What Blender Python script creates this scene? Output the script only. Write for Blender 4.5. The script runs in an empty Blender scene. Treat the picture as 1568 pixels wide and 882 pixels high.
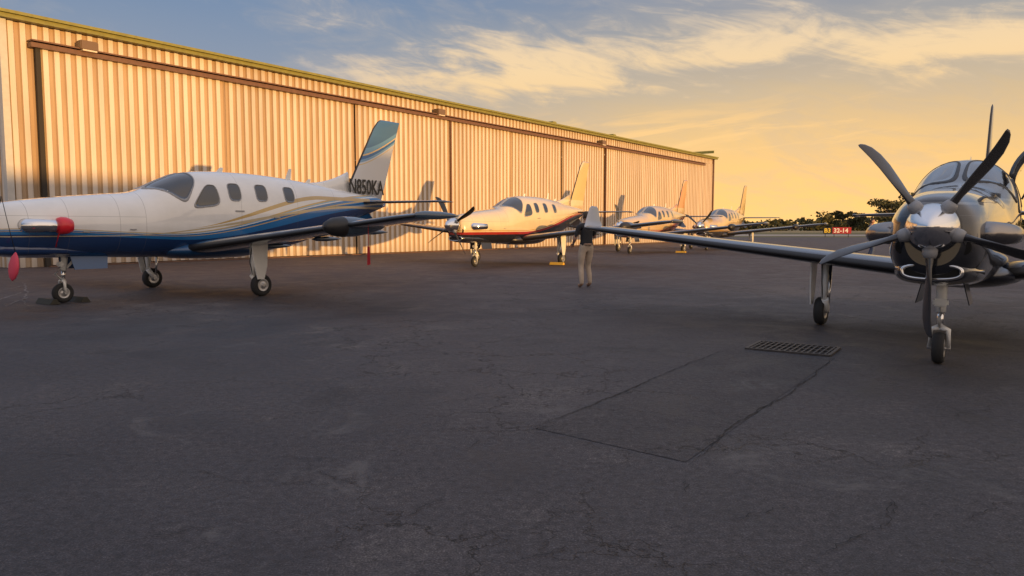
import bpy, bmesh, math, random
from mathutils import Vector, Matrix, noise
R=math.radians
random.seed(7)
scene=bpy.context.scene
scene.view_settings.view_transform='Standard'
scene.view_settings.look='None'
scene.view_settings.exposure=0
# ------------------------------------------------------------ helpers
def mat(name,col,rough=.5,metal=0,coat=0,spec=.5,var=0,vscale=6,bump=0,bscale=60,alpha=None):
    m=bpy.data.materials.new(name); m.use_nodes=True
    nt=m.node_tree; b=nt.nodes['Principled BSDF']
    b.inputs['Base Color'].default_value=(*col,1); b.inputs['Roughness'].default_value=rough
    b.inputs['Metallic'].default_value=metal; b.inputs['Coat Weight'].default_value=coat
    b.inputs['Coat Roughness'].default_value=.06
    b.inputs['Specular IOR Level'].default_value=spec
    tc=nt.nodes.new('ShaderNodeTexCoord')
    if var:
        n=nt.nodes.new('ShaderNodeTexNoise'); n.inputs['Scale'].default_value=vscale; n.inputs['Detail'].default_value=4
        nt.links.new(tc.outputs['Object'],n.inputs['Vector'])
        r=nt.nodes.new('ShaderNodeMapRange'); r.inputs[1].default_value=.25;r.inputs[2].default_value=.75
        r.inputs[3].default_value=1-var; r.inputs[4].default_value=1+var
        nt.links.new(n.outputs['Fac'],r.inputs[0])
        mx=nt.nodes.new('ShaderNodeMix'); mx.data_type='RGBA'; mx.blend_type='MULTIPLY'; mx.inputs[0].default_value=1
        mx.inputs[6].default_value=(*col,1)
        nt.links.new(r.outputs[0],mx.inputs[7]); nt.links.new(mx.outputs[2],b.inputs['Base Color'])
    if bump:
        n=nt.nodes.new('ShaderNodeTexNoise'); n.inputs['Scale'].default_value=bscale; n.inputs['Detail'].default_value=3
        nt.links.new(tc.outputs['Object'],n.inputs['Vector'])
        bp=nt.nodes.new('ShaderNodeBump'); bp.inputs['Strength'].default_value=bump; bp.inputs['Distance'].default_value=.01
        nt.links.new(n.outputs['Fac'],bp.inputs['Height']); nt.links.new(bp.outputs[0],b.inputs['Normal'])
    return m
def obj(name,verts,faces,mats,parent=None,smooth=False,fm=None,recalc=True):
    me=bpy.data.meshes.new(name); me.from_pydata([tuple(v) for v in verts],[],faces)
    for m in (mats if isinstance(mats,list) else [mats]): me.materials.append(m)
    if fm:
        for p,i in zip(me.polygons,fm): p.material_index=i
    if recalc:
        bm=bmesh.new(); bm.from_mesh(me); bmesh.ops.recalc_face_normals(bm,faces=bm.faces); bm.to_mesh(me); bm.free()
    if smooth:
        for p in me.polygons: p.use_smooth=True
    me.update()
    o=bpy.data.objects.new(name,me); scene.collection.objects.link(o)
    if parent: o.parent=parent
    return o
def empty(name,loc=(0,0,0),rz=0):
    e=bpy.data.objects.new(name,None); scene.collection.objects.link(e); e.location=loc; e.rotation_euler=(0,0,rz)
    e.empty_display_size=.3
    return e
def loft(name,rings,mats,parent=None,matfn=None,smooth=True,caps=True,sharp=None):
    n=len(rings[0]); V=[];F=[];M=[]
    for r in rings: V+= [tuple(p) for p in r]
    for i in range(len(rings)-1):
        for j in range(n):
            a=i*n+j;b=i*n+(j+1)%n
            F.append((a,b,b+n,a+n)); M.append(matfn(i,j) if matfn else 0)
    if caps:
        F.append(tuple(range(n))); M.append(matfn(0,-1) if matfn else 0)
        F.append(tuple((len(rings)-1)*n+k for k in range(n))); M.append(matfn(len(rings)-1,-1) if matfn else 0)
    o=obj(name,V,F,mats,parent,smooth,M)
    if caps and smooth:
        o.data.polygons[-1].use_smooth=False;o.data.polygons[-2].use_smooth=False
    return o
def ring(c,ax,r1,r2=None,n=14,up=Vector((0,0,1))):
    ax=Vector(ax).normalized(); r2=r1 if r2 is None else r2
    if abs(ax.dot(up))>.95: up=Vector((1,0,0))
    s=ax.cross(up).normalized(); t=s.cross(ax).normalized()
    return [Vector(c)+s*r1*math.cos(2*math.pi*k/n)+t*r2*math.sin(2*math.pi*k/n) for k in range(n)]
def tube(name,path,rad,m,parent=None,n=14,caps=True,flat=1):
    P=[Vector(p) for p in path]; rs=rad if isinstance(rad,(list,tuple)) else [rad]*len(P)
    rings=[]
    for i,p in enumerate(P):
        d=(P[min(i+1,len(P)-1)]-P[max(i-1,0)])
        rings.append(ring(p,d,rs[i],rs[i]*flat,n))
    return loft(name,rings,m,parent,caps=caps)
def lathe(name,prof,c,ax,mats,parent=None,n=24,matfn=None,caps=True,r2=1):
    ax=Vector(ax).normalized()
    return loft(name,[ring(Vector(c)+ax*a,ax,r,r*r2,n) for r,a in prof],mats,parent,matfn,caps=caps)
def box(name,c,s,m,parent=None,rz=0,bev=0,ry=0):
    bm=bmesh.new(); bmesh.ops.create_cube(bm,size=1)
    bmesh.ops.scale(bm,vec=s,verts=bm.verts)
    if bev: bmesh.ops.bevel(bm,geom=bm.edges[:],offset=bev,segments=2,affect='EDGES')
    me=bpy.data.meshes.new(name); bm.to_mesh(me); bm.free(); me.materials.append(m)
    o=bpy.data.objects.new(name,me); scene.collection.objects.link(o); o.location=c; o.rotation_euler=(0,ry,rz)
    if parent:o.parent=parent
    return o
def interp(tab,x):
    if x<=tab[0][0]: return tab[0][1:]
    if x>=tab[-1][0]: return tab[-1][1:]
    for i in range(len(tab)-1):
        if tab[i][0]<=x<=tab[i+1][0]: break
    a,b=tab[i],tab[i+1]; h=b[0]-a[0]; t=(x-a[0])/h
    pm=tab[i-1] if i>0 else a; pn=tab[i+2] if i+2<len(tab) else b
    out=[]
    for k in range(1,len(a)):
        m0=(b[k]-pm[k])/(b[0]-pm[0]); m1=(pn[k]-a[k])/(pn[0]-a[0])
        out.append((2*t**3-3*t*t+1)*a[k]+(t**3-2*t*t+t)*h*m0+(-2*t**3+3*t*t)*b[k]+(t**3-t*t)*h*m1)
    return out
class NB:
    def __init__(s,nt): s.nt=nt
    def val(s,v,inp):
        if isinstance(v,(int,float)): inp.default_value=v
        else: s.nt.links.new(v,inp)
    def m(s,op,a,b=0,c=0):
        n=s.nt.nodes.new('ShaderNodeMath'); n.operation=op
        s.val(a,n.inputs[0]); s.val(b,n.inputs[1]); s.val(c,n.inputs[2]); return n.outputs[0]
    def sm(s,v,a,b,c=0.,d=1.):
        n=s.nt.nodes.new('ShaderNodeMapRange'); n.interpolation_type='SMOOTHSTEP'
        s.val(v,n.inputs[0]); n.inputs[1].default_value=a;n.inputs[2].default_value=b;n.inputs[3].default_value=c;n.inputs[4].default_value=d
        return n.outputs[0]
    def mix(s,f,a,b,bl='MIX'):
        n=s.nt.nodes.new('ShaderNodeMix'); n.data_type='RGBA'; n.blend_type=bl
        s.val(f,n.inputs[0])
        for v,i in ((a,6),(b,7)):
            if isinstance(v,tuple): n.inputs[i].default_value=(*v,1)
            else: s.nt.links.new(v,n.inputs[i])
        return n.outputs[2]
    def noise(s,vec,scale,detail=5,rough=.5,dist=0):
        n=s.nt.nodes.new('ShaderNodeTexNoise'); n.inputs['Scale'].default_value=scale; n.inputs['Detail'].default_value=detail
        n.inputs['Roughness'].default_value=rough; n.inputs['Distortion'].default_value=dist
        s.nt.links.new(vec,n.inputs['Vector']); return n.outputs['Fac']
    def comb(s,x,y,z):
        n=s.nt.nodes.new('ShaderNodeCombineXYZ'); s.val(x,n.inputs[0]);s.val(y,n.inputs[1]);s.val(z,n.inputs[2]); return n.outputs[0]
    def ramp(s,v,stops,const=False):
        n=s.nt.nodes.new('ShaderNodeValToRGB'); cr=n.color_ramp
        if const: cr.interpolation='CONSTANT'
        while len(cr.elements)<len(stops): cr.elements.new(.5)
        for e,(p,c) in zip(cr.elements,stops): e.position=p; e.color=(*c,1)
        s.val(v,n.inputs[0]); return n.outputs[0]
# ------------------------------------------------------------ world
SE=1.6
SD=Vector((.68,-.733,0)).normalized(); EE=Vector((.733,.68,0)).normalized()
SUN=(SD+Vector((0,0,math.tan(R(SE))))).normalized()
w=bpy.data.worlds.new("World"); scene.world=w; w.use_nodes=True
nt=w.node_tree; nb=NB(nt); bg=nt.nodes['Background']
tc=nt.nodes.new('ShaderNodeTexCoord'); sx=nt.nodes.new('ShaderNodeSeparateXYZ'); nt.links.new(tc.outputs['Generated'],sx.inputs[0])
X,Y,Z=sx.outputs
sky=nt.nodes.new('ShaderNodeTexSky'); sky.sky_type='NISHITA'; sky.sun_disc=False; sky.sun_elevation=R(SE); sky.sun_rotation=math.atan2(SD.x,SD.y)
az=nb.m('ARCTAN2',X,Y); el=nb.m('ARCSINE',Z)
n0=nb.noise(nb.comb(nb.m('MULTIPLY',az,2.0),nb.m('MULTIPLY',el,6.0),0),1.0,2)
elw=nb.m('ADD',el,nb.m('MULTIPLY',nb.m('SUBTRACT',n0,.5),.05))
base=nb.ramp(elw,[(0,(1.12,.62,.19)),(.05,(1.04,.63,.23)),(.11,(.84,.58,.29)),(.17,(.58,.49,.36)),(.23,(.32,.36,.40)),(.30,(.20,.28,.42)),(.5,(.40,.48,.66)),(1,(.58,.62,.78))])
cool=nb.ramp(elw,[(0,(.80,.54,.28)),(.08,(.70,.52,.36)),(.14,(.50,.45,.42)),(.20,(.28,.34,.45)),(.30,(.165,.27,.45)),(.5,(.40,.48,.66)),(1,(.58,.62,.78))])
fl=nb.sm(az,-.40,.25)
base=nb.mix(fl,cool,base)
glow=nb.m('MULTIPLY',nb.m('EXPONENT',nb.m('MULTIPLY',nb.m('POWER',nb.m('DIVIDE',nb.m('SUBTRACT',az,.38),.36),2),-1)),nb.m('EXPONENT',nb.m('MULTIPLY',nb.m('MAXIMUM',el,0),-9)))
base=nb.mix(nb.m('MULTIPLY',glow,.75),base,(1.45,.84,.26))
ax2=nb.comb(nb.m('MULTIPLY',az,3.0),nb.m('ADD',nb.m('MULTIPLY',el,10.5),nb.m('MULTIPLY',az,.9)),5.1)
c1=nb.noise(ax2,1.35,6,.58,.8)
c2=nb.noise(nb.comb(nb.m('MULTIPLY',az,10),nb.m('ADD',nb.m('MULTIPLY',el,34),nb.m('MULTIPLY',az,7)),7.1),1.0,5,.64,1.2)
el0=nb.m('ADD',.192,nb.m('MULTIPLY',nb.m('SINE',nb.m('MULTIPLY',nb.m('SUBTRACT',az,-.08),4.4)),.032))
d=nb.m('DIVIDE',nb.m('SUBTRACT',el,el0),nb.sm(az,-.2,.75,.052,.034))
band=nb.m('EXPONENT',nb.m('MULTIPLY',nb.m('MULTIPLY',d,d),-1))
az1=nb.sm(az,-.42,.02)
band=nb.m('MULTIPLY',band,az1)
cl=nb.m('ADD',nb.m('MULTIPLY',c1,.64),nb.m('MULTIPLY',c2,.36))
cl0=cl
cl=nb.m('ADD',cl,nb.m('MULTIPLY',band,.23))
cf=nb.sm(cl,.57,.76)
cf2=nb.sm(cl,.46,.66,0,.32)
# thin lower streaks that catch the orange light
d2=nb.m('DIVIDE',nb.m('SUBTRACT',el,.115),.035)
band2=nb.m('MULTIPLY',nb.m('EXPONENT',nb.m('MULTIPLY',nb.m('MULTIPLY',d2,d2),-1)),nb.sm(az,-.1,.15))
c3=nb.noise(nb.comb(nb.m('MULTIPLY',az,5),nb.m('ADD',nb.m('MULTIPLY',el,38),nb.m('MULTIPLY',az,-4)),2.2),1.0,5,.6,.8)
cf3=nb.m('MULTIPLY',nb.m('MULTIPLY',nb.sm(c3,.50,.68),band2),.75)
ccol=nb.ramp(el,[(0,(1.1,.68,.26)),(.13,(1.08,.70,.31)),(.20,(1.06,.76,.42)),(.28,(.86,.70,.52)),(.4,(.8,.76,.74))])
ccol=nb.mix(nb.sm(az,-.50,.0),(.54,.52,.53),ccol)
base=nb.mix(cf2,base,(.58,.51,.44))
base=nb.mix(nb.m('MULTIPLY',cf,.92),base,ccol)
base=nb.mix(cf3,base,(1.15,.72,.30))
back=nb.sm(nb.m('ADD',nb.m('MULTIPLY',X,.68),nb.m('MULTIPLY',Y,-.73)),-.1,.9)
base=nb.mix(nb.m('MULTIPLY',back,.8),base,(1.26,1.0,.80))
ns=nb.mix(1.0,sky.outputs[0],(.12,.12,.12),'MULTIPLY')
base=nb.mix(.06,base,ns)
nt.links.new(base,bg.inputs[0]); bg.inputs[1].default_value=.98
sl=bpy.data.lights.new('sun','SUN'); sl.energy=5.0; sl.angle=R(.5); sl.color=(1,.545,.17)
so=bpy.data.objects.new('sun',sl); scene.collection.objects.link(so); so.rotation_euler=(-SUN).to_track_quat('-Z','Y').to_euler(); so.location=(30,-40,20)
# ------------------------------------------------------------ camera
cam=bpy.data.cameras.new('camera'); co=bpy.data.objects.new('camera',cam); scene.collection.objects.link(co); scene.camera=co
co.location=(0,0,1.4); co.rotation_euler=(R(90-4.66),0,0); cam.sensor_width=36; cam.lens=26.17; cam.clip_end=6000
# ------------------------------------------------------------ ground
def asphalt(name,dark=1.):
    m=bpy.data.materials.new(name); m.use_nodes=True; nt=m.node_tree; nb=NB(nt); b=nt.nodes['Principled BSDF']
    tc=nt.nodes.new('ShaderNodeTexCoord'); v=tc.outputs['Object']
    big=nb.noise(v,.20,4,.55,.6); med=nb.noise(v,1.3,8,.72,.6); fine=nb.noise(v,100,2,.7); grit=nb.noise(v,20,5,.80)
    D=dark*.92
    col=nb.ramp(nb.m('ADD',nb.m('MULTIPLY',big,.45),nb.m('MULTIPLY',med,.55)),[(.37,(.020*D,.021*D,.027*D)),(.46,(.043*D,.042*D,.050*D)),(.54,(.062*D,.058*D,.064*D)),(.64,(.125*D,.115*D,.114*D))])
    col=nb.mix(1.,col,nb.ramp(fine,[(.28,(.35,.35,.37)),(.52,(1,1,1)),(.74,(2.5,2.4,2.3))]),'MULTIPLY')
    col=nb.mix(1.,col,nb.ramp(grit,[(.32,(.45,.45,.46)),(.5,(1,1,1)),(.68,(1.65,1.62,1.58))]),'MULTIPLY')
    sc=nb.m('MULTIPLY',nb.sm(nb.noise(v,.75,7,.76,1.2),.56,.70),.55)
    col=nb.mix(sc,col,(.125,.118,.118))
    # sealed repair areas with soft irregular edges
    rp=nb.m('MULTIPLY',nb.sm(nb.noise(v,.33,7,.6,.5),.555,.59),.40)
    col=nb.mix(rp,col,(.026,.026,.031))
    s=nt.nodes.new('ShaderNodeSeparateXYZ'); nt.links.new(v,s.inputs[0])
    col=nb.mix(nb.m('MULTIPLY',nb.sm(s.outputs[1],10,26),.48),col,(.080,.050,.046))  # warm light reflected by the farther asphalt, painted into its colour
    vo=nt.nodes.new('ShaderNodeTexVoronoi'); vo.feature='DISTANCE_TO_EDGE'; vo.inputs['Scale'].default_value=.8
    nz=nt.nodes.new('ShaderNodeTexNoise'); nz.inputs['Scale'].default_value=2.6; nz.inputs['Detail'].default_value=5; nz.inputs['Roughness'].default_value=.65; nt.links.new(v,nz.inputs['Vector'])
    va=nt.nodes.new('ShaderNodeVectorMath'); va.operation='MULTIPLY_ADD'; va.inputs[1].default_value=(.9,.9,.9)
    nt.links.new(nz.outputs['Color'],va.inputs[0]); nt.links.new(v,va.inputs[2]); nt.links.new(va.outputs[0],vo.inputs['Vector'])
    ck=nb.m('MULTIPLY',nb.sm(vo.outputs['Distance'],.0,.008,1,0),nb.sm(big,.45,.56))
    col=nb.mix(nb.m('MULTIPLY',ck,.8),col,(.010,.010,.011))
    nt.links.new(col,b.inputs['Base Color'])
    nt.links.new(nb.sm(med,.3,.7,.52,.80),b.inputs['Roughness']); b.inputs['Specular IOR Level'].default_value=.36
    h=nb.m('SUBTRACT',nb.m('ADD',nb.m('MULTIPLY',fine,.4),nb.m('MULTIPLY',grit,.9)),nb.m('MULTIPLY',ck,1.2))
    bp=nt.nodes.new('ShaderNodeBump'); bp.inputs['Strength'].default_value=.9; bp.inputs['Distance'].default_value=.013
    nt.links.new(h,bp.inputs['Height']); nt.links.new(bp.outputs[0],b.inputs['Normal'])
    return m
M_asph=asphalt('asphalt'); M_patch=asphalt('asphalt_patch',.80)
def sheet(name,pts,z,m,parent=None): return obj(name,[(x,y,z) for x,y in pts],[tuple(range(len(pts)))],m,parent,recalc=False)
M_grass=mat('grass',(.11,.10,.035),.9,var=.35,vscale=.15,bump=.6,bscale=8)
M_dry=mat('dry_grass',(.24,.18,.08),.9,var=.3,vscale=.1)
M_conc=mat('concrete_taxiway',(.32,.28,.24),.85,var=.15,vscale=.3)
H=(.588,.809); C0=(-17.2,25.7)
sheet('ground',[(-2500,-2500),(2500,-2500),(2500,2500),(-2500,2500)],-.03,M_grass)
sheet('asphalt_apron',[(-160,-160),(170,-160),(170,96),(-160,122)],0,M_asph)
sheet('taxiway',[(-300,140),(400,104),(400,128),(-300,170)],-.02,M_conc)
sheet('grass_verge',[(-300,230),(500,170),(500,420),(-300,420)],-.02,M_dry)
def px(x,y,z=0):   # ground point lookup used to lay out the marks
    p=R(4.66);u=(x-784)/1140;v=(441-y)/1140
    dy=math.cos(p)+v*math.sin(p);dz=-math.sin(p)+v*math.cos(p);t=(z-1.4)/dz
    return (u*t,dy*t)
pa,pb,pc,pd=px(1118,533),px(815,655),px(1050,708),px(1278,549)
sheet('trench_patch',[pa,pb,pc,pd],.003,M_patch)
M_crack=mat('crack_fill',(.014,.014,.015),.9)
def crack(V,F,p0,p1,wd,jit,seg):
    p0=Vector(p0);p1=Vector(p1);d=p1-p0;L=d.length;d/=L;n=Vector((-d.y,d.x)); off=0
    k=max(3,int(L/seg))
    for i in range(k+1):
        off+=random.gauss(0,jit); off*=.95
        t=i/k; c=p0+d*L*t+n*off; ww=wd*random.uniform(.15,1.0)*(1-.8*abs(2*t-1)**3)
        V+= [(c.x-n.x*ww,c.y-n.y*ww,.0075),(c.x+n.x*ww,c.y+n.y*ww,.0075)]
        if i: a=len(V)-4; F.append((a,a+1,a+3,a+2))
V=[];F=[]
crack(V,F,pa,pb,.0085,.006,.03); crack(V,F,pd,pc,.0095,.006,.03)
for a,b in [((1045,735),(1062,757)),((1250,850),(1345,805)),((1345,815),(1385,770)),((600,800),(690,770)),((610,700),(640,688)),((840,582),(870,568)),((465,712),(540,745)),((420,700),(520,704)),((1365,765),(1378,800)),((715,690),(780,660)),((1010,495),(1110,470)),((900,480),(990,470)),((1440,640),(1530,612)),((560,520),(660,505)),((300,720),(420,740)),((200,830),(330,810)),((1380,700),(1420,660)),((1480,800),(1560,770)),((780,860),(900,835)),((320,600),(420,590)),((890,820),(1000,850)),((1120,800),(1180,770)),((50,700),(160,690)),((640,620),(760,600))]:
    crack(V,F,px(*a),px(*b),.0040,.016,.03)
obj('pavement_crack',V,F,M_crack,recalc=False)
M_iron=mat('cast_iron',(.07,.065,.065),.55,.6,var=.3,vscale=30)
M_black=mat('black_void',(.006,.006,.006),.9)
gr=empty('drain_grate',(3.24,8.50,0),math.atan2(-.49,.67)+R(3))
box('grate_pit',(0,0,.004),(.86,.60,.004),M_black,gr)
for s in(-1,1):
    box('frame_long',(0,s*.31,.012),(.92,.035,.02),M_iron,gr); box('frame_short',(s*.445,0,.012),(.035,.585,.02),M_iron,gr)
for i in range(14): box('bar_%d'%i,(-.40+i*.0615,0,.013),(.02,.585,.016),M_iron,gr)
for s in(-.2,0,.2): box('cross_bar',(0,s,.0125),(.855,.022,.013),M_iron,gr)
V=[];F=[]
M_scuff=mat('faded_paint',(.22,.20,.20),.8,var=.5,vscale=8)
for a,b in [((0,460),(30,448)),((8,470),(42,455)),((35,432),(42,470)),((0,445),(38,436))]:
    crack(V,F,px(*a),px(*b),.022,.012,.05)
obj('scuff_mark',V,F,M_scuff,recalc=False)
# ------------------------------------------------------------ hangar
def wallmat(name,col):
    m=bpy.data.materials.new(name); m.use_nodes=True; nt=m.node_tree; nb=NB(nt); b=nt.nodes['Principled BSDF']
    tc=nt.nodes.new('ShaderNodeTexCoord'); s=nt.nodes.new('ShaderNodeSeparateXYZ'); nt.links.new(tc.outputs['Object'],s.inputs[0])
    st=nb.noise(nb.comb(nb.m('MULTIPLY',s.outputs[0],3),nb.m('MULTIPLY',s.outputs[1],3),nb.m('MULTIPLY',s.outputs[2],.25)),1.2,4,.6)
    pan=nb.noise(nb.comb(nb.m('FLOOR',nb.m('DIVIDE',s.outputs[0],1.11)),0,0),3.7,0)
    c=nb.mix(1.,col,nb.ramp(st,[(.3,(.84,.82,.80)),(.6,(1.03,1.02,1.0))]),'MULTIPLY')
    c=nb.mix(1.,c,nb.ramp(pan,[(.35,(.90,.89,.88)),(.65,(1.05,1.05,1.05))]),'MULTIPLY')
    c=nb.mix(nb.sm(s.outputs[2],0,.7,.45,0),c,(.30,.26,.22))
    nt.links.new(c,b.inputs['Base Color']); b.inputs['Roughness'].default_value=.40; b.inputs['Specular IOR Level'].default_value=.4
    return m
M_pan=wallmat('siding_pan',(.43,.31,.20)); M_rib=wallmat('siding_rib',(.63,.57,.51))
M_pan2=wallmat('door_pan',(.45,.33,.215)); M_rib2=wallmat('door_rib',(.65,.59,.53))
M_trim=mat('olive_fascia',(.22,.21,.05),.45,var=.15); M_rail=mat('door_rail',(.15,.075,.045),.5,var=.2)
M_dark=mat('dark_gap',(.03,.025,.02),.8); M_roof=mat('roof_metal',(.35,.34,.28),.5,var=.1)
M_lens=mat('lamp_glass',(.7,.6,.45),.15,coat=.5); M_lamp=mat('lamp_housing',(.16,.10,.06),.4)
M_white=mat('white_trim',(.50,.49,.47),.5,var=.08)
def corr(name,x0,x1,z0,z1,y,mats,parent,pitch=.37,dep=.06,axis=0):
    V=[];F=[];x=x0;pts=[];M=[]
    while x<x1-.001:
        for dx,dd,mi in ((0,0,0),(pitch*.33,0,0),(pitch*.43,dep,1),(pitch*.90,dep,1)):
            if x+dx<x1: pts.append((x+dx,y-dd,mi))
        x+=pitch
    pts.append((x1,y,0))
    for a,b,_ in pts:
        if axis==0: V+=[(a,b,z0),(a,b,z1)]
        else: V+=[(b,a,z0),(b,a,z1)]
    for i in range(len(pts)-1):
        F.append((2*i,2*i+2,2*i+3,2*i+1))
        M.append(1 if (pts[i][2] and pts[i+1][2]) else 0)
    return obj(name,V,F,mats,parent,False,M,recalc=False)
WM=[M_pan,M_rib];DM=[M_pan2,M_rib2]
def hangar(loc,dirv,L,D,Ht,hd,doors,lamps,vents):
    h=empty('aircraft_hangar',(loc[0],loc[1],0),math.atan2(dirv[1],dirv[0]))
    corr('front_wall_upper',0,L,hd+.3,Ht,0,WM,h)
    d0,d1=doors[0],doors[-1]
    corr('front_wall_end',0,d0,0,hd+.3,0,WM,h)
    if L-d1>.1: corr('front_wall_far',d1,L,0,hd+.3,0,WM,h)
    for i in range(len(doors)-1):
        a,b=doors[i],doors[i+1]; yy=-.12 if i%2==0 else -.06
        nseg=3
        for k in range(nseg):
            xa=a+(b-a)*k/nseg; xb=a+(b-a)*(k+1)/nseg
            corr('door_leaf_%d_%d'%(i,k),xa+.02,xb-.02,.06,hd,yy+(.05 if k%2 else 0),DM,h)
        box('door_post_%d'%i,(a,-.20,hd/2),(.10 if i else .16,.12,hd),M_rail if i else M_dark,h)
    box('door_rail',((d0+d1)/2,-.22,hd+.06),(d1-d0+.5,.30,.16),M_rail,h)
    box('door_flashing',((d0+d1)/2,-.25,hd+.20),(d1-d0+.5,.40,.05),M_rail,h)
    box('floor_track',((d0+d1)/2,-.16,.02),(d1-d0,.5,.03),M_rail,h)
    box('corner_trim',(-.03,-.04,Ht/2),(.22,.26,Ht),M_white,h)
    box('corner_trim_far',(L+.03,-.04,Ht/2),(.22,.26,Ht),M_rail,h)
    for nm,x in(('side_wall_near',0),('side_wall_far',L)):
        V=[(x,.08,0),(x,D,0),(x,D,Ht),(x,D/2,Ht+D*.04),(x,.08,Ht)]
        obj(nm,V,[(0,1,2,3,4)],M_rib,h)
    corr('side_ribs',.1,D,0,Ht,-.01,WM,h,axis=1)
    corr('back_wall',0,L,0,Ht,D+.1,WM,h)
    e=.35
    obj('roof',[(-e,-e,Ht+.05),(L+e,-e,Ht+.05),(L+e,D/2,Ht+D*.04+.1),(-e,D/2,Ht+D*.04+.1),(-e,D+e,Ht+.05),(L+e,D+e,Ht+.05)],[(0,1,2,3),(3,2,5,4)],M_roof,h)
    box('eave_fascia',(L/2,-e-.02,Ht-.03),(L+2*e+.1,.10,.26),M_trim,h)
    box('gutter',(L/2,-e-.12,Ht+.03),(L+2*e,.14,.10),M_trim,h)
    box('eave_soffit',(L/2,-e/2,Ht-.13),(L+2*e,e,.03),M_trim,h)
    for x in (-e,L+e): box('rake_fascia',(x,D/4,Ht+D*.02+.02),(.1,D/2,.26),M_trim,h)
    for x in lamps:
        box('lamp_box',(x,-.34,Ht-.62),(.62,.42,.34),M_lamp,h,bev=.03); box('lamp_lens',(x,-.38,Ht-.80),(.50,.34,.05),M_lens,h)
        box('lamp_arm',(x,-.09,Ht-.55),(.12,.16,.12),M_lamp,h)
    for x in vents: box('roof_vent',(x,.6,Ht+.25),(.5,.5,.35),M_trim,h,bev=.04)
    return h
tpar=lambda Yv:(Yv-25.7)/.809
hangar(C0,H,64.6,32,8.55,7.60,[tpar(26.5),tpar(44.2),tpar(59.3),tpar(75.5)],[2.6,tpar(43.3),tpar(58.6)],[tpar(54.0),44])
# unseen hangar added behind the photographer (keeps the low sun off the nearest aircraft)
bc=SD*70+EE*(-20)
hangar((bc.x,bc.y),(EE.x,EE.y),34.5,22,4.75,3.9,[4,17,30],[2,18],[10])
M_red=mat('red_fabric',(.62,.02,.03),.6,var=.15,vscale=15)
# ------------------------------------------------------------ aircraft
M_tyre=mat('tyre',(.02,.02,.021),.8,bump=.2); M_hub=mat('wheel_hub',(.45,.45,.46),.35,.8)
M_chrome=mat('polished_metal',(.75,.75,.76),.12,1.); M_dchrome=mat('heat_stained_metal',(.30,.28,.27),.22,1.); M_glass=mat('window_glass',(.016,.018,.022),.05,coat=1,spec=.7)
M_frame=mat('window_frame',(.28,.28,.29),.4); M_boot=mat('deicing_boot',(.018,.018,.020),.45)
M_gear=mat('gear_white',(.72,.72,.70),.35,coat=.3,var=.06); M_blade=mat('blade_black',(.02,.02,.022),.35,coat=.3)
M_bladeg=mat('blade_grey',(.045,.045,.05),.25,.3,coat=.5); M_strut=mat('oleo_chrome',(.7,.7,.7),.15,1)
M_blacktxt=mat('black_vinyl',(.01,.01,.012),.4); M_red2=mat('red_plastic',(.66,.015,.03),.35,coat=.3)
M_pink=mat('pink_sleeve',(.62,.06,.11),.6)
FUS=[(.50,1.08,1.72,.26),(.56,.96,1.78,.34),(.66,.90,1.82,.40),(1.0,.86,1.88,.48),(1.7,.84,1.97,.54),(2.5,.82,2.05,.59),(3.08,.80,2.12,.62),(3.55,.79,2.33,.65),(4.0,.79,2.51,.67),(4.5,.79,2.60,.68),(5.5,.80,2.625,.68),(6.3,.86,2.60,.66),(7.2,1.02,2.53,.57),(8.2,1.30,2.42,.42),(9.2,1.62,2.31,.25),(10.0,1.86,2.22,.11),(10.35,1.98,2.12,.04)]
NE=2.35
def fs(x,phi,side=1,off=0):
    zb,zt,hw=interp(FUS,x); zc=(zb+zt)/2; hh=(zt-zb)/2
    c=math.cos(phi);s=math.sin(phi)
    yy=hw*abs(c)**(2/NE)*(1 if c>=0 else -1); zz=hh*abs(s)**(2/NE)*(1 if s>=0 else -1)
    nrm=Vector((0,c*hh,s*hw)).normalized()
    return Vector((x,(yy+nrm.y*off)*side,zc+zz+nrm.z*off))
def patch(name,quad,side,mats,parent,n=5.0):
    def bl(s,t):
        s=(s+1)/2;t=(t+1)/2
        q=quad
        x=(q[0][0]*(1-s)+q[1][0]*s)*(1-t)+(q[3][0]*(1-s)+q[2][0]*s)*t
        p=(q[0][1]*(1-s)+q[1][1]*s)*(1-t)+(q[3][1]*(1-s)+q[2][1]*s)*t
        return x,R(p)
    N=40;V=[];F=[];M=[]
    rr=[(.001,.006),(.15,.006),(.3,.006),(.45,.006),(.6,.006),(.75,.006),(.88,.006),(1,.006),(1.0,.012),(1.08,.012),(1.11,-.004)]
    for r,o in rr:
        for k in range(N):
            a=2*math.pi*k/N;c=math.cos(a);s=math.sin(a)
            S=r*abs(c)**(2/n)*(1 if c>=0 else -1);T=r*abs(s)**(2/n)*(1 if s>=0 else -1)
            x,p=bl(S,T); V.append(fs(x,p,side,o))
    for i in range(len(rr)-1):
        for k in range(N):
            a=i*N+k;b=i*N+(k+1)%N
            F.append((a,b,b+N,a+N));M.append(0 if i<7 else 1)
    return obj(name,V,F,mats,parent,True,M)
def airfoil(n=16):
    up=[]
    for i in range(n+1):
        c=.5*(1-math.cos(math.pi*i/n)); t=5*(.2969*math.sqrt(c)-.126*c-.3516*c*c+.2843*c**3-.1015*c**4)
        up.append((c,t))
    return [(c,t,1) for c,t in up[::-1]]+[(c,t,-1) for c,t in up[1:-1]]
AF=airfoil()
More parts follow.
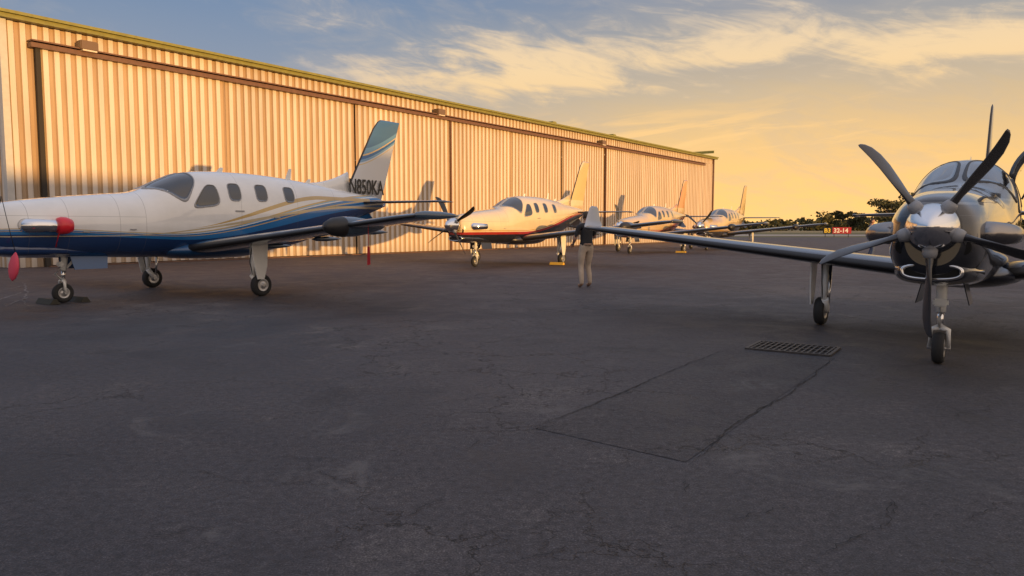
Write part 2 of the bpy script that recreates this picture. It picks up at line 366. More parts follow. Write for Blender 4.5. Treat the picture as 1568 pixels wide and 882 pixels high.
def foil(name,stations,mats,parent,boot=.0,axis='y'):
    rings=[]
    for (l,xl,ch,z,th) in stations:
        r=[]
        for c,t,s in AF:
            cam_=.018*math.sin(math.pi*c)*ch if axis=='y' else 0
            q=(xl+c*ch, s*t*th*ch+cam_)
            r.append(Vector((q[0],l,z+q[1])) if axis=='y' else Vector((q[0],q[1],l)))
        rings.append(r)
    def mf(i,j):
        if j<0: return 0
        c=(AF[j][0]+AF[(j+1)%len(AF)][0])/2
        return 1 if c<boot else 0
    return loft(name,rings,mats,parent,mf)
def paint(name,style):
    m=bpy.data.materials.new(name); m.use_nodes=True; nt=m.node_tree; nb=NB(nt); b=nt.nodes['Principled BSDF']
    tc=nt.nodes.new('ShaderNodeTexCoord'); s=nt.nodes.new('ShaderNodeSeparateXYZ'); nt.links.new(tc.outputs['Object'],s.inputs[0])
    x,y,z=s.outputs
    W=(.77,.77,.77)
    if style=='blue':
        c0=nb.m('ADD',nb.sm(x,3.6,10.2,0,.92),nb.sm(x,.3,3.2,.05,0)); c0=nb.m('ADD',c0,nb.m('MULTIPLY',nb.m('SINE',nb.m('MULTIPLY',x,1.15)),.035))
        f=nb.m('SUBTRACT',z,nb.m('ADD',c0,1.26))
        BL=(.014,.15,.42);GD=(.55,.38,.15);LB=(.22,.40,.58)
        tp=nb.sm(x,2.5,7.5,.3,1.)
        g2=nb.m('ADD',nb.m('DIVIDE',f,tp),.5)
        col=nb.ramp(g2,[(0,(.008,.035,.13)),(.22,(.008,.035,.13)),(.30,BL),(.47,GD),(.50,BL),(.56,W),(.585,LB),(.61,GD),(.65,W)],True)
        f3=nb.m('SUBTRACT',z,nb.sm(x,3.6,7.6,1.36,2.12))
        in3=nb.m('MULTIPLY',nb.m('LESS_THAN',nb.m('ABSOLUTE',f3),nb.sm(x,3.8,6.0,.0,.045)),nb.m('LESS_THAN',x,9.6))
        col=nb.mix(in3,col,GD)
        f4=nb.m('SUBTRACT',z,nb.sm(x,2.4,8.8,1.24,1.92))
        in4=nb.m('LESS_THAN',nb.m('ABSOLUTE',f4),nb.sm(x,3.0,6.0,.008,.030)); col=nb.mix(in4,col,(.50,.42,.28))
    elif style=='navy':
        f=nb.m('SUBTRACT',z,nb.sm(x,.4,3.6,1.74,1.95))
        col=nb.ramp(nb.m('ADD',f,.5),[(0,(.010,.012,.018)),(.47,(.16,.17,.18)),(.50,(.012,.014,.02)),(.52,(.055,.058,.064))],True)
    else:
        c0=nb.sm(x,4.0,10.2,0,.85); f=nb.m('SUBTRACT',z,nb.m('ADD',c0,1.24))
        A,B={'red':((.32,.025,.02),(.016,.018,.03)),'redgold':((.40,.10,.03),(.12,.03,.02)),'gold':((.4,.25,.06),(.05,.05,.06))}[style]
        W={'red':(.68,.55,.36),'redgold':(.60,.44,.24),'gold':(.56,.42,.23)}[style]  # white paint tinted gold: low-sun sheen put into the colour
        col=nb.ramp(nb.m('ADD',f,.5),[(0,B),(.40,A),(.49,W),(.52,(.45,.28,.08)),(.55,W)],True)
        G2={'red':(.62,.44,.17),'redgold':(.58,.26,.09),'gold':(.50,.34,.12)}[style]  # stronger golden sheen painted higher up, on the fin
        f5=nb.m('SUBTRACT',z,nb.m('ADD',2.75,nb.m('MULTIPLY',nb.m('SUBTRACT',x,9.2),.9)))
        col=nb.mix(nb.m('MULTIPLY',nb.m('GREATER_THAN',z,2.6),nb.m('LESS_THAN',f5,.55)),col,G2)
    pl=None
    for cx in (.98,1.62,2.52,3.02,5.15,6.75,8.1):
        l=nb.m('LESS_THAN',nb.m('ABSOLUTE',nb.m('SUBTRACT',x,cx)),.0045)
        pl=l if pl is None else nb.m('MAXIMUM',pl,l)
    l=nb.m('MULTIPLY',nb.m('LESS_THAN',nb.m('ABSOLUTE',nb.m('SUBTRACT',z,1.60)),.004),nb.m('LESS_THAN',x,3.02)); pl=nb.m('MAXIMUM',pl,l)
    col=nb.mix(nb.m('MULTIPLY',pl,.45),col,(.10,.10,.11))
    gn=nb.noise(tc.outputs['Object'],2.2,4); col=nb.mix(1.,col,nb.ramp(gn,[(.3,(.92,.92,.91)),(.6,(1,1,1))]),'MULTIPLY')
    nt.links.new(col,b.inputs['Base Color']); b.inputs['Roughness'].default_value=.20; b.inputs['Coat Weight'].default_value=1.; b.inputs['Coat Roughness'].default_value=.02
    bp=nt.nodes.new('ShaderNodeBump'); bp.inputs['Strength'].default_value=.12; bp.inputs['Distance'].default_value=.02
    nt.links.new(nb.noise(tc.outputs['Object'],1.8,2),bp.inputs['Height']); nt.links.new(bp.outputs[0],b.inputs['Normal'])
    return m
def wheel(name,c,r,wd,parent):
    prof=[(r*.45,-wd*.36),(r*.60,-wd*.46),(r*.86,-wd*.5),(r*.97,-wd*.32),(r,0),(r*.97,wd*.32),(r*.86,wd*.5),(r*.60,wd*.46),(r*.45,wd*.36)]
    lathe(name+'_tyre',prof,c,(0,1,0),M_tyre,parent,28)
    lathe(name+'_hub',[(r*.16,-wd*.50),(r*.22,-wd*.42),(r*.50,-wd*.41),(r*.56,-wd*.47),(r*.57,wd*.47),(r*.50,wd*.41),(r*.22,wd*.42),(r*.16,wd*.50)],c,(0,1,0),M_hub,parent,24)
def aircraft(loc,a,style,wingcol,bellycol,nb_blades=4,blade0=0,fin_top=4.36,covers=False,pod=True,winglet=False,text=None,blade_m=None,half=6.34,spin=None,rearDoor=False,finmat=None,scale=1,lift=0,prs=1.0,exh=None,fint=.66):
    P=empty('parked_airplane',(loc[0]-1.7*scale*a[0],loc[1]-1.7*scale*a[1],0),math.atan2(a[1],a[0]))
    P.scale=(scale,)*3
    MP=paint('paint_'+style,style); MW=mat('wing_paint_'+style,wingcol,.22,coat=.9,var=.06); MB=mat('belly_'+style,bellycol,.3,coat=.6)
    blade_m=blade_m or M_blade
    xs=[.50,.53,.56,.60,.66,.75]+[.85+i*.15 for i in range(63)]; xs=[x for x in xs if x<10.3]+[10.35]
    N=48
    loft('fuselage',[[fs(x,2*math.pi*k/N) for k in range(N)] for x in xs],MP,P)
    sp=spin or MP
    lathe('spinner',[(.004,0),(.05,.012),(.10,.05),(.16,.13),(.215,.25),(.25,.38),(.262,.49)],(0.0,0,1.47),(1,0,0),sp,P,32)
    NI=40
    rngs=[]
    for q in range(9):
        ang=2*math.pi*q/8
        rr=[]
        for k in range(NI):
            t=2*math.pi*k/NI;c=math.cos(t);s=math.sin(t)
            A=.27+.022*math.cos(ang);B=.075+.022*math.cos(ang)
            rr.append(Vector((.55+.035*math.sin(ang),A*abs(c)**.75*(1 if c>=0 else -1),1.02+B*abs(s)**.75*(1 if s>=0 else -1))))
        rngs.append(rr)
    loft('intake_lip',rngs,M_chrome,P,caps=False)
    loft('intake_duct',[[Vector((xx,p.y*f,(p.z-1.02)*f+1.02)) for p in rngs[4]] for xx,f in((.545,1.0),(.56,.98))],M_black,P)
    loft('chin_cowl',[[Vector((xx,p.y*f,(p.z-1.02)*g+zz)) for p in rngs[0]] for xx,f,g,zz in((.56,1.0,1.0,1.02),(.64,1.12,1.25,1.03),(.8,1.3,1.45,1.02),(1.3,1.5,1.3,1.0),(2.0,1.3,.8,.96),(2.4,.9,.4,.94))],MP,P)
    for s in(-1,1):
        lathe('cowl_inlet',[(.075,-.03),(.085,-.01),(.07,.01)],(.56,s*.27,1.28),(1,0,0),M_black,P,16)
        pts=[(.92,s*.36,1.43),(.96,s*.50,1.43),(1.06,s*.60,1.43),(1.22,s*.655,1.43),(1.42,s*.68,1.43)]
        tube('exhaust_stack',pts,[.13,.125,.115,.105,.10],exh or M_chrome,P,18)
        if covers:
            lathe('exhaust_cover',[(.09,-.02),(.14,.0),(.155,.05),(.15,.14),(.115,.22),(.03,.25)],(1.36,s*.675,1.43),(1,0,0),M_red2,P,20)
            tube('cover_strap',[(1.42,s*.72,1.38),(1.38,s*.62,1.25),(1.36,s*.56,1.05)],.014,M_red2,P,6)
        else:
            lathe('exhaust_mouth',[(.085,.0),(.084,.012)],(1.415,s*.68,1.43),(1,.1*s,0),M_black,P,18)
    for k in range(nb_blades):
        al=blade0+2*math.pi*k/nb_blades
        rad=Vector((0,-math.cos(al),math.sin(al))); tan=Vector((0,-math.sin(al),-math.cos(al))); ax=Vector((1,0,0))
        rings=[]
        for (r,ch,th,tw,sw) in ((.20,.045,.045,20,0),(.30,.05,.04,60,0),(.42,.075,.028,76,0),(.60,.095,.018,68,.01),(.8,.095,.013,62,.015),(.95,.085,.010,57,.0),(1.06,.068,.008,54,-.03),(1.12,.045,.006,52,-.06),(1.145,.02,.004,52,-.08)):
            t=R(tw); cd=tan*math.cos(t)+ax*math.sin(t); td=ax*math.cos(t)-tan*math.sin(t); r*=prs
            rings.append([Vector((.33,0,1.47))+rad*r+cd*(sw+ch*math.cos(2*math.pi*j/16))+td*th*math.sin(2*math.pi*j/16) for j in range(16)])
        loft('prop_blade_%d'%k,rings,[blade_m,M_gear],P)
        lathe('blade_cuff_%d'%k,[(.075,.0),(.07,.08),(.055,.12)],Vector((.33,0,1.47))+rad*.19,rad,M_frame,P,14)
    rings=[]
    for x,f in ((3.3,.02),(3.5,.45),(3.9,.85),(4.6,1),(5.4,.95),(6.0,.6),(6.4,.02)):
        rings.append([Vector((x,.78*f*math.cos(2*math.pi*k/24),.93+.21*f*math.sin(2*math.pi*k/24))) for k in range(24)])
    loft('belly_fairing',rings,MB,P)
    dh=math.tan(R(6.3))
    for s in(-1,1):
        nm='right' if s>0 else 'left'
        st=[]
        for i in range(15):
            t=i/14; y=.35+(half-.35)*t; dz=dh*(y-.35)
            ch=1.80*(1-t)+1.02*t; xl=3.86+(.48)*t
            if i==14: ch*=.86; xl+=.10
            st.append((s*y,xl,ch,.94+dz,(.155*(1-t)+.12*t)*(1 if i<14 else .55)))
        foil('wing_'+nm,st,[MW,M_boot],P,.045)
        ztip=.94+dh*(half-.35)
        if winglet:
            wr=[]
            for k,(dy,dz,xl,ch,th) in enumerate(((0,0,4.44,.86,.11),(.07,.05,4.55,.75,.10),(.13,.18,4.72,.58,.09),(.17,.42,4.92,.36,.08),(.175,.46,5.0,.22,.05))):
                tilt=min(1,k/2)*R(78)
                wr.append([Vector((xl+c*ch,s*(half-.01+dy)-s*sg*t_*th*ch*math.sin(tilt),ztip+dz+sg*t_*th*ch*math.cos(tilt))) for c,t_,sg in AF])
            loft('winglet_'+nm,wr,mat('winglet_paint',(.42,.41,.41),.3,coat=.5),P)
        else:
            lathe('wing_tip_'+nm,[(.005,0),(.05,.08),(.075,.3),(.07,.7),(.04,1.05),(.005,1.25)],(4.30,s*(half+.0),ztip+.005),(1,0,0),MW,P,16)
        for fy in (1.5,3.0,4.3):
            tt=(fy-.35)/(half-.35)
            lathe('flap_fairing',[(.004,0),(.04,.12),(.05,.4),(.03,.65),(.004,.8)],(5.0+.1*tt,s*fy,.87+dh*(fy-.35)),(1,0,0),MW,P,12)
        st=[(s*y,9.25+.42*(y/2.45),(1.0-.36*(y/2.45))*(1 if y<2.44 else .9),2.06,.09*(1 if y<2.44 else .5)) for y in(.02,.6,1.2,1.8,2.3,2.45)]
        foil('stabiliser_'+nm,st,[MW,M_boot],P,.05)
        lathe('stab_horn_'+nm,[(.004,0),(.03,.05),(.035,.3),(.004,.72)],(9.62,s*2.47,2.06),(1,0,0),MW,P,10)
        obj('ventral_fin',[(8.6,s*.16,1.50),(9.6,s*.12,1.78),(9.7,s*.34,1.42),(9.25,s*.36,1.38),(8.6,s*.18,1.50),(9.6,s*.14,1.78),(9.7,s*.36,1.43),(9.25,s*.38,1.39)],[(0,1,2,3),(4,5,6,7),(0,1,5,4),(1,2,6,5),(2,3,7,6),(3,0,4,7)],MB,P)
        gy=s*1.93; gx=4.61
        tube('main_strut_'+nm,[(gx-.12,gy-s*.05,1.14),(gx-.14,gy-s*.04,.62),(gx-.13,gy-s*.04,.42)],[.055,.05,.042],M_gear,P)
        tube('trailing_arm_'+nm,[(gx-.15,gy-s*.06,.44),(gx-.02,gy-s*.06,.27),(gx+.03,gy-s*.05,.23)],[.055,.045,.045],M_gear,P)
        tube('main_shock_'+nm,[(gx+.10,gy-s*.07,1.05),(gx+.06,gy-s*.07,.55),(gx+.02,gy-s*.07,.30)],[.035,.028,.022],M_strut,P)
        tube('main_axle_'+nm,[(gx,gy-s*.1,.225),(gx,gy+s*.12,.225)],.03,M_hub,P,10)
        tube('main_brake_line_'+nm,[(gx-.18,gy,1.0),(gx-.22,gy-s*.02,.7),(gx-.15,gy-s*.02,.4),(gx,gy-s*.08,.28)],.009,M_blacktxt,P,6)
        wheel('main_wheel_'+nm,(gx,gy+s*.03,.228),.228,.155,P)
        d=[(gx-.30,1.12),(gx+.10,1.10),(gx+.06,.62),(gx-.02,.36),(gx-.18,.36),(gx-.26,.70)]
        V=[(x,gy+s*(.135+.02*(1.1-z)),z) for x,z in d]+[(x,gy+s*(.155+.02*(1.1-z)),z) for x,z in d]
        n=len(d); obj('gear_door_'+nm,V,[tuple(range(n)),tuple(range(n,2*n))]+[(i,(i+1)%n,(i+1)%n+n,i+n) for i in range(n)],M_gear,P)
        G=[M_glass,M_frame if style!='navy' else M_boot]
        patch('windshield_'+nm,[(3.16,86),(3.82,14),(4.18,48),(4.14,86)],s,G,P,4)
        patch('cockpit_window_'+nm,[(3.99,7),(4.62,8),(4.58,36),(4.36,38)],s,G,P,4)
        for k,xw in enumerate((5.02,5.72,6.52)): patch('cabin_window_%s_%d'%(nm,k),[(xw-.145,14),(xw+.145,14),(xw+.145,40),(xw-.145,40)],s,G,P,3.6)
        V=[(1.75,s*.20,.90),(2.45,s*.20,.88),(2.40,s*.27,.62),(1.8,s*.27,.62)]; V+=[(x,y+s*.012,z) for x,y,z in V]
        obj('front_gear_door',V,[(0,1,2,3),(4,5,6,7),(0,1,5,4),(1,2,6,5),(2,3,7,6),(3,0,4,7)],MB,P)
    tube('nose_strut',[(1.79,0,1.1),(1.73,0,.60)],[.06,.055],M_gear,P); tube('nose_oleo',[(1.73,0,.62),(1.715,0,.42)],.035,M_strut,P)
    tube('nose_drag_link',[(2.15,0,1.0),(1.76,0,.62)],.025,M_gear,P,8)
    for s in(-1,1):
        tube('nose_fork',[(1.71,0,.43),(1.70,s*.09,.40),(1.70,s*.095,.19)],[.04,.03,.028],M_gear,P,10)
    tube('nose_torque_link',[(1.70,0,.66),(1.58,0,.54),(1.69,0,.43)],.02,M_gear,P,8)
    box('nose_taxi_light',(1.68,0,.72),(.08,.16,.09),M_gear,P,bev=.02)
    tube('nose_axle',[(1.70,-.12,.185),(1.70,.12,.185)],.022,M_hub,P,8)
    wheel('nose_wheel',(1.70,0,.185),.185,.125,P)
    FM=finmat or MP
    ft=fin_top
    st=[]
    for t in (0,.12,.3,.5,.7,.88,.97,1.0):
        z=2.10+(ft-2.10)*t; xl=8.72+1.36*t+(.0 if t<.95 else (t-.95)*3); xt=10.20+fint*t
        if t==0: xl-=.25
        st.append((z,xl,xt-xl,0,.085*(1 if t<1 else .5)))
    foil('vertical_fin',st,[FM,M_boot],P,.03,axis='z')
    rings=[]
    for i in range(9):
        t=i/8; x=7.2+1.75*t; zt=2.50-.055*t+.42*t**2.2; w_=.03+.03*t
        zb=2.2
        rings.append([Vector((x,0,zt)),Vector((x,w_*.7,zt-.05)),Vector((x,w_+.03,zb)),Vector((x,-w_-.03,zb)),Vector((x,-w_*.7,zt-.05))])
    loft('dorsal_fillet',rings,MP,P)
    for x,h in ((5.0,.10),(6.9,.26),(7.5,.10)):
        zt=interp(FUS,x)[1]
        obj('antenna',[(x,-.01,zt-.02),(x+.16,-.008,zt-.02),(x+.20,0,zt+h),(x+.12,0,zt+h),(x,.01,zt-.02),(x+.16,.008,zt-.02)],[(0,1,2,3),(4,5,2,3),(0,4,3),(1,2,5)],M_gear,P)
    box('door_handle',(6.1,-.675,1.62),(.16,.02,.03),M_frame,P); box('step_plate',(5.1,-.69,1.75),(.22,.012,.03),M_frame,P)
    box('cowl_latch',(1.9,-.565,1.32),(.12,.012,.025),M_frame,P); box('cowl_latch_b',(2.75,-.62,1.36),(.12,.012,.02),M_frame,P)
    if pod:
        zp=.94+dh*(4.7-.35)
        lathe('radar_pod',[(.004,-.42),(.09,-.38),(.16,-.22),(.185,0),(.18,.3),(.13,.7),(.05,1.0),(.004,1.1)],(4.25,-4.7,zp-.01),(1,0,0),[M_boot,MW],P,20,matfn=lambda i,j:0 if i<3 else 1)
    if rearDoor:
        V=[];F=[]
        for i in range(15):
            a_=R(5+95*i/14)
            for x in(5.3,6.4):
                for r in(.60,.68): V.append((x,-1.16+r*math.cos(a_),2.32+r*math.sin(a_)))
        for i in range(14):
            q=i*4
            F+=[(q,q+2,q+6,q+4),(q+1,q+3,q+7,q+5),(q,q+1,q+5,q+4),(q+2,q+3,q+7,q+6)]
        F+=[(0,1,3,2),(56,57,59,58)]
        obj('cabin_door',V,F,MP,P,True)
        tube('door_strut',[(5.9,-.66,2.1),(5.9,-1.0,2.90)],.015,M_strut,P,8)
    if text:
        cu=bpy.data.curves.new('registration','FONT'); cu.body=text; cu.size=.56; cu.extrude=.003; cu.offset=.010
        t=bpy.data.objects.new('registration',cu); scene.collection.objects.link(t); t.parent=P; cu.materials.append(M_blacktxt)
        t.location=(8.88,-.125,2.30); t.rotation_euler=(R(90),0,R(2.5)); t.scale=(.68,.98,1)
    if covers:
        tube('pitot_cover_cord',[(4.5,-5.1,1.43),(4.5,-5.1,1.05)],.006,M_red,P,5)
        obj('pitot_flag',[(4.48,-5.15,1.06),(4.52,-5.05,1.06),(4.53,-5.03,.72),(4.47,-5.17,.74)],[(0,1,2,3)],M_red,P)
        lathe('blade_sleeve',[(.01,0),(.09,.05),(.14,.15),(.15,.26),(.11,.38),(.04,.46),(.01,.48)],(.45,-1.0,.52),(.1,-.15,1),M_pink,P,18,r2=.35)
        tube('sleeve_strap',[(.36,-1.0,1.90),(.42,-1.06,1.4),(.49,-1.07,1.0)],.006,M_blacktxt,P,5)
    if lift:
        T=Matrix.Translation((0,0,lift))@Matrix.Rotation(lift*1.2/4.6,4,'Y')
        for c in P.children:
            if not (c.name.startswith('nose_') or c.name.startswith('main_') or c.name.startswith('trailing')):
                c.matrix_basis=T@c.matrix_basis
    return P
def finblue():
    m=bpy.data.materials.new('fin_blue'); m.use_nodes=True; nt=m.node_tree; nb=NB(nt); b=nt.nodes['Principled BSDF']
    tc=nt.nodes.new('ShaderNodeTexCoord'); s=nt.nodes.new('ShaderNodeSeparateXYZ'); nt.links.new(tc.outputs['Object'],s.inputs[0]); x,y,z=s.outputs
    xr=nb.m('SUBTRACT',x,nb.m('MULTIPLY',nb.m('SUBTRACT',z,2.1),.6))
    f=nb.m('SUBTRACT',z,nb.m('ADD',3.12,nb.m('MULTIPLY',nb.m('POWER',nb.m('MAXIMUM',nb.m('SUBTRACT',xr,8.7),0),1.5),.55)))
    W=(.60,.60,.61)
    col=nb.ramp(nb.m('ADD',f,.5),[(0,W),(.42,(.62,.45,.2)),(.45,W),(.50,(.16,.32,.50)),(.58,(.02,.12,.32)),(.68,(.60,.42,.18)),(.73,(.10,.24,.42)),(.90,(.04,.12,.26))],True)
    nt.links.new(col,b.inputs['Base Color']); b.inputs['Roughness'].default_value=.3; b.inputs['Coat Weight'].default_value=.5
    return m
A1=(.53,.848)
A0=Vector((.553,.833)).normalized()
p1=aircraft((-8.36,13.8),(A0.x,A0.y),'blue',(.045,.075,.12),(.012,.07,.20),4,R(25),text='N850KA',covers=True,finmat=finblue(),fint=.80)
aircraft((-1.33,26.6),A1,'red',(.03,.035,.05),(.02,.02,.03),4,R(30),spin=M_chrome)
aircraft((6.3,39.9),A1,'redgold',(.04,.04,.05),(.03,.03,.04),4,R(10),spin=M_chrome)
aircraft((12.0,46.0),A1,'gold',(.04,.04,.05),(.03,.03,.04),4,R(50),spin=M_chrome)
a5=Vector((.575,.818)).normalized()
aircraft((4.40,7.60),(a5.x,a5.y),'navy',(.015,.025,.05),(.010,.013,.022),5,R(54),winglet=True,blade_m=M_bladeg,half=6.35,spin=M_chrome,pod=False,rearDoor=True,scale=.88,lift=.13,prs=.97,exh=M_dchrome)
M_rub=mat('chock_rubber',(.03,.028,.02),.7); M_ychock=mat('chock_yellow',(.60,.36,.03),.5)
def chocks(N,ax_,offs,m):
    for dx in offs:
        c=Vector(N)+Vector(ax_)*dx
        ch=empty('wheel_chock',(c.x,c.y,0),math.atan2(ax_[1],ax_[0]))
        obj('wedge',[(-.09,-.28,0.005),(.09,-.28,.005),(.03,-.28,.10),(-.03,-.28,.10),(-.09,.28,.005),(.09,.28,.005),(.03,.28,.10),(-.03,.28,.10)],[(0,1,2,3),(4,5,6,7),(0,1,5,4),(1,2,6,5),(2,3,7,6),(3,0,4,7)],m,ch)
chocks((-8.36,13.8),(A0.x,A0.y),(-.27,.27),M_rub)
chocks((.21+1.64,29.1-1.02),A1,(-.31,),M_ychock); chocks((6.3+1.54+1.64,39.9+2.47-1.02),A1,(-.31,),M_ychock)
# ------------------------------------------------------------ people
M_skin=mat('skin',(.42,.24,.17),.55); M_hair=mat('hair',(.05,.035,.025),.7,bump=.5,bscale=200)
M_shirt=mat('shirt_black',(.018,.018,.022),.85,bump=.4,bscale=25); M_pants=mat('khaki_trousers',(.44,.35,.27),.85,var=.15,vscale=8,bump=.5,bscale=18); M_shoe=mat('shoes',(.30,.18,.12),.6)
M_shirt2=mat('shirt_blue',(.05,.09,.20),.85,bump=.4,bscale=25); M_pants2=mat('jeans',(.05,.08,.16),.85,var=.15,vscale=8,bump=.5,bscale=18)
def skin(name,pts,edges,rad,root,sub=2):
    me=bpy.data.meshes.new(name); me.from_pydata(pts,edges,[]); o=bpy.data.objects.new(name,me); scene.collection.objects.link(o)
    o.modifiers.new('s','SKIN'); sv=me.skin_vertices[0].data
    for i,r in enumerate(rad):
        sv[i].radius=r if isinstance(r,tuple) else (r,r)
        sv[i].use_root=(i==root)
    sb=o.modifiers.new('u','SUBSURF'); sb.levels=sub; sb.render_levels=sub
    dg=bpy.context.evaluated_depsgraph_get(); ev=o.evaluated_get(dg); m2=bpy.data.meshes.new_from_object(ev)
    bpy.data.objects.remove(o)
    return m2
def person(loc,rz,SH,PA):
    P=empty('standing_man',(loc[0],loc[1],0),rz)
    pts=[];rad=[];E=[]
    def add(p,r,par=None):
        pts.append(p);rad.append(r)
        if par is not None:E.append((par,len(pts)-1))
        return len(pts)-1
    pel=add((0,0,.96),(.165,.125)); wa=add((0,-.01,1.10),(.15,.11),pel); ch=add((0,-.01,1.30),(.175,.12),wa); up=add((0,0,1.43),(.13,.09),ch)
    nk=add((0,.01,1.51),(.058,.058),up); hd=add((0,.03,1.575),(.06,.07),nk)
    for s,(kx,ky,ax_,ay) in ((1,(.10,.10,.12,.02)),(-1,(-.12,.02,-.15,-.10))):
        h=add((s*.095,0,.88),(.105,.105),pel); t=add((kx*.97,ky*.6,.68),(.09,.09),h); k=add((kx,ky,.49),(.068,.068),t); c=add((kx*.55+ax_*.5,ky*.5+ay*.5,.30),(.066,.066),k); a=add((ax_,ay,.09),(.05,.05),c)
        f=add((ax_,ay+.07,.045),(.045,.038),a); t2=add((ax_*1.05,ay+.17,.035),(.042,.03),f)
    hands=[]
    for s,el,wr in ((1,(.27,.10,1.16),(.20,.34,1.30)),(-1,(-.29,.0,1.13),(-.23,.22,1.02))):
        sh=add((s*.19,0,1.41),(.066,.066),up); e=add(el,(.046,.046),sh); m=add(tuple((Vector(el)*.5+Vector(wr)*.5)),(.04,.04),e); w_=add(wr,(.029,.029),m)
        hands.append((s,Vector(el),Vector(wr)))
    me=skin('body',pts,E,rad,0)
    for m in(PA,SH,M_skin,M_shoe): me.materials.append(m)
    for p in me.polygons:
        c=p.center;p.use_smooth=True
        i=0
        if c.z<.085: i=3
        elif c.z<.99 and not (abs(c.x)>.2 and c.z>.9): i=0
        else: i=1
        if c.z>1.50: i=2
        for s,el,wr in hands:
            d=(wr-el).normalized(); t=(c-el).dot(d)
            if t>-.05 and (c-el-d*t).length<.075 and c.x*s>.14: i=2
        p.material_index=i
    o=bpy.data.objects.new('body',me); scene.collection.objects.link(o); o.parent=P
    V=[];F=[];nu,nv=28,20
    fmm=[]
    for i in range(nv+1):
        th=math.pi*i/nv
        for j in range(nu):
            ph=2*math.pi*j/nu
            x=math.sin(th)*math.cos(ph);y=math.sin(th)*math.sin(ph);z=math.cos(th)
            jaw=1-.28*max(0,-z)**1.3
            X_=x*.076*jaw;Y_=y*.096*(1-.15*max(0,-z));Z_=z*.118
            if y>.85 and abs(x)<.22: Y_+=.022*max(0,1-abs(z+.12)/.25)*(1-abs(x)/.22)
            if y>.7: Y_-=.006*math.exp(-((z-.12)**2)/.01)
            V.append((X_,Y_+.03,Z_+1.66))
    for i in range(nv):
        for j in range(nu):
            a=i*nu+j;b=i*nu+(j+1)%nu; F.append((a,b,b+nu,a+nu))
            z=V[a][2]-1.66;y=V[a][1]-.03
            fmm.append(1 if (z>.055 or (y<.02 and z>-.045)) else 0)
    obj('head',V,F,[M_skin,M_hair],P,True,fmm)
    for s in(-1,1):
        lathe('ear',[(.004,-.012),(.022,-.008),(.026,0),(.018,.008),(.004,.01)],(s*.078,.025,1.655),(1,0,0),M_skin,P,12,r2=1.3)
        lathe('eye',[(.002,.012),(.010,.008),(.013,0)],(s*.03,.112,1.675),(0,1,0),M_white,P,10)
    tube('mouth',[(-.025,.115,1.60),(0,.122,1.598),(.025,.115,1.60)],.006,mat('lips',(.35,.13,.11),.5),P,8)
    for s,el,wr in hands:
        d=(wr-el).normalized(); side=Vector((0,0,1)).cross(d).normalized(); dn=Vector((0,0,-1))
        pt=[tuple(wr),tuple(wr+d*.05),tuple(wr+d*.085)];rd=[(.026,.018),(.038,.017),(.038,.015)];ed=[(0,1),(1,2)]
        for k in range(4):
            b_=wr+d*.08+side*(.028-.019*k); L=(.07,.08,.075,.058)[k]
            i0=len(pt); pt+= [tuple(b_),tuple(b_+d*L*.45+dn*.008),tuple(b_+d*L*.75+dn*.028),tuple(b_+d*L*.85+dn*.05)]; rd+=[(.009,.009),(.009,.009),(.008,.008),(.007,.007)]
            ed+=[(2,i0),(i0,i0+1),(i0+1,i0+2),(i0+2,i0+3)]
        i0=len(pt); q=wr+d*.03+side*.035; pt+=[tuple(q),tuple(q+d*.03+side*.018+dn*.01),tuple(q+d*.055+side*.016+dn*.022)]; rd+=[(.012,.012),(.010,.010),(.008,.008)]; ed+=[(1,i0),(i0,i0+1),(i0+1,i0+2)]
        hm=skin('hand',pt,ed,rd,1,1); hm.materials.append(M_skin)
        for p in hm.polygons:p.use_smooth=True
        ho=bpy.data.objects.new('hand',hm); scene.collection.objects.link(ho); ho.parent=P
    lathe('belt',[(.150,-.02),(.162,-.015),(.162,.015),(.150,.02)],(0,-.005,1.005),(0,0,1),M_shoe,P,24,r2=.82)
    return P
person((1.74,17.5),R(20),M_shirt,M_pants)
person((15.4,32.0),R(-120),M_shirt2,M_pants2)
# ------------------------------------------------------------ background: sign, trees
M_leaf=mat('foliage',(.075,.075,.03),.8,var=.5,vscale=.6); M_leaf2=mat('foliage_light',(.16,.13,.05),.8,var=.4,vscale=.8); M_bark=mat('bark',(.10,.07,.05),.9,bump=.6,bscale=12)
def leaves(V,F,M,c,rx,ry,rz,n,sz):
    for _ in range(n):
        d=Vector((random.gauss(0,1),random.gauss(0,1),random.gauss(0,1))).normalized()*(random.random()**.4)
        q=Vector((c[0]+d.x*rx,c[1]+d.y*ry,c[2]+d.z*rz))
        a=Vector((random.gauss(0,1),random.gauss(0,1),random.gauss(0,1))).normalized(); b=a.cross(Vector((random.random(),random.random(),random.random()))).normalized()
        s=sz*random.uniform(.5,1.3); i=len(V)
        V+= [q-a*s-b*s*.5,q+a*s-b*s*.5,q+a*s*.6+b*s*.6,q-a*s*.6+b*s*.6]; F.append((i,i+1,i+2,i+3)); M.append(1 if d.z>.25 and random.random()<.6 else 0)
V=[];F=[];M=[]
x=-40
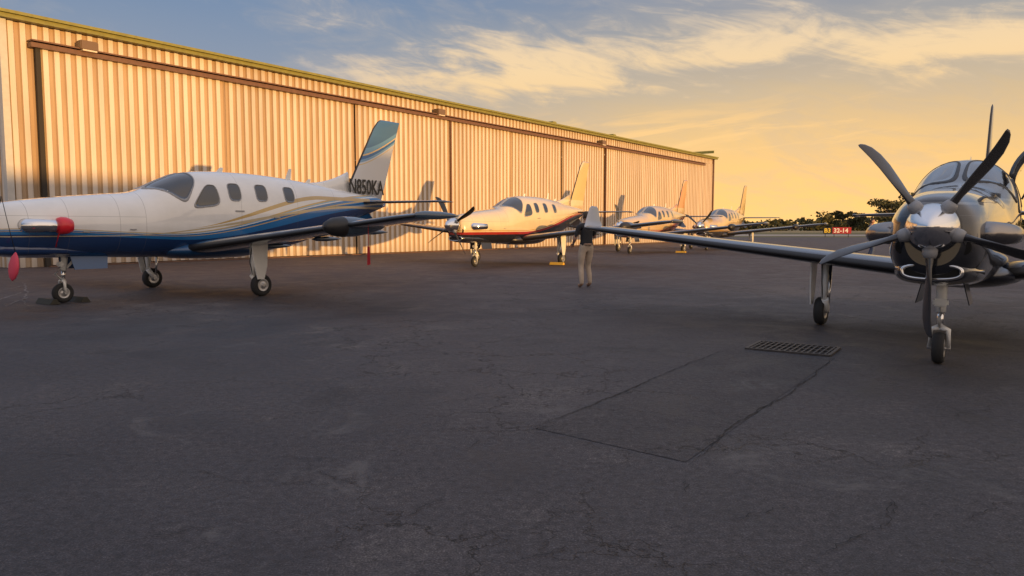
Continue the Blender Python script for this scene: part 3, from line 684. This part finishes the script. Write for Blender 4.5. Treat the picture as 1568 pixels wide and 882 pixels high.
while x<420:
    Yd=330-.15*x+random.uniform(-12,12); hgt=random.uniform(4,6.5)*(1+.25*math.sin(x*.05))
    if random.random()<.10: hgt*=1.4
    leaves(V,F,M,(x,Yd,hgt*.45),random.uniform(5,9),4,hgt*.55,160,.8)
    x+=random.uniform(3.0,5.5)
obj('distant_treeline',V,F,[M_leaf,M_leaf2],recalc=False)
def tree(loc,h,rx):
    P=empty('tree',(loc[0],loc[1],-.02))
    tube('trunk',[(0,0,0),(.1,0,h*.25),(0,.15,h*.5),(.1,.1,h*.8)],[h*.04,h*.03,h*.022,h*.008],M_bark,P,10)
    V=[];F=[];M=[]
    for k in range(16):
        a=random.uniform(0,6.28);r=random.uniform(.25,1)*rx; zz=h*random.uniform(.30,.95)
        r*=(1.25-abs(zz/h-.6)*1.4)
        tip=(r*math.cos(a),r*math.sin(a),zz)
        tube('limb_%d'%k,[(0,0,zz*.55),(tip[0]*.5,tip[1]*.5,zz*.8),tip],[h*.012,h*.008,h*.003],M_bark,P,6)
        leaves(V,F,M,tip,rx*.38,rx*.38,h*.11,170,.22)
    obj('crown',V,F,[M_leaf,M_leaf2],P,recalc=False)
for X_,Y_,h,r in ((76,150,7.6,4.4),(81,152,8.2,4.6),(70,156,4.6,3.0),(90,150,6.5,3.8),(122,165,8,4.5)): tree((X_,Y_),h,r)
sg=empty('taxiway_sign',(46.5,107,0),R(-12))
M_sr=mat('sign_red',(.35,.02,.03),.4); M_sb=mat('sign_black',(.012,.012,.012),.4); M_sw=mat('sign_white',(.75,.75,.7),.5); M_sy=mat('sign_yellow',(.75,.55,.05),.5)
box('sign_black',(-1.2,0,.95),(1.2,.2,.9),M_sb,sg,bev=.03); box('sign_red',(.70,0,.95),(2.55,.2,.9),M_sr,sg,bev=.03)
for xx in(-1.5,-.3,1.6): box('sign_leg',(xx,0,.25),(.08,.08,.5),M_sb,sg)
for body,xx,m in(('B3',-1.68,M_sy),('32-14',-.42,M_sw)):
    cu=bpy.data.curves.new('legend','FONT'); cu.body=body; cu.size=.85; cu.extrude=.004; cu.offset=.02; cu.materials.append(m)
    t=bpy.data.objects.new('legend_'+body,cu); scene.collection.objects.link(t); t.parent=sg; t.location=(xx,-.108,.66); t.rotation_euler=(R(90),0,0)
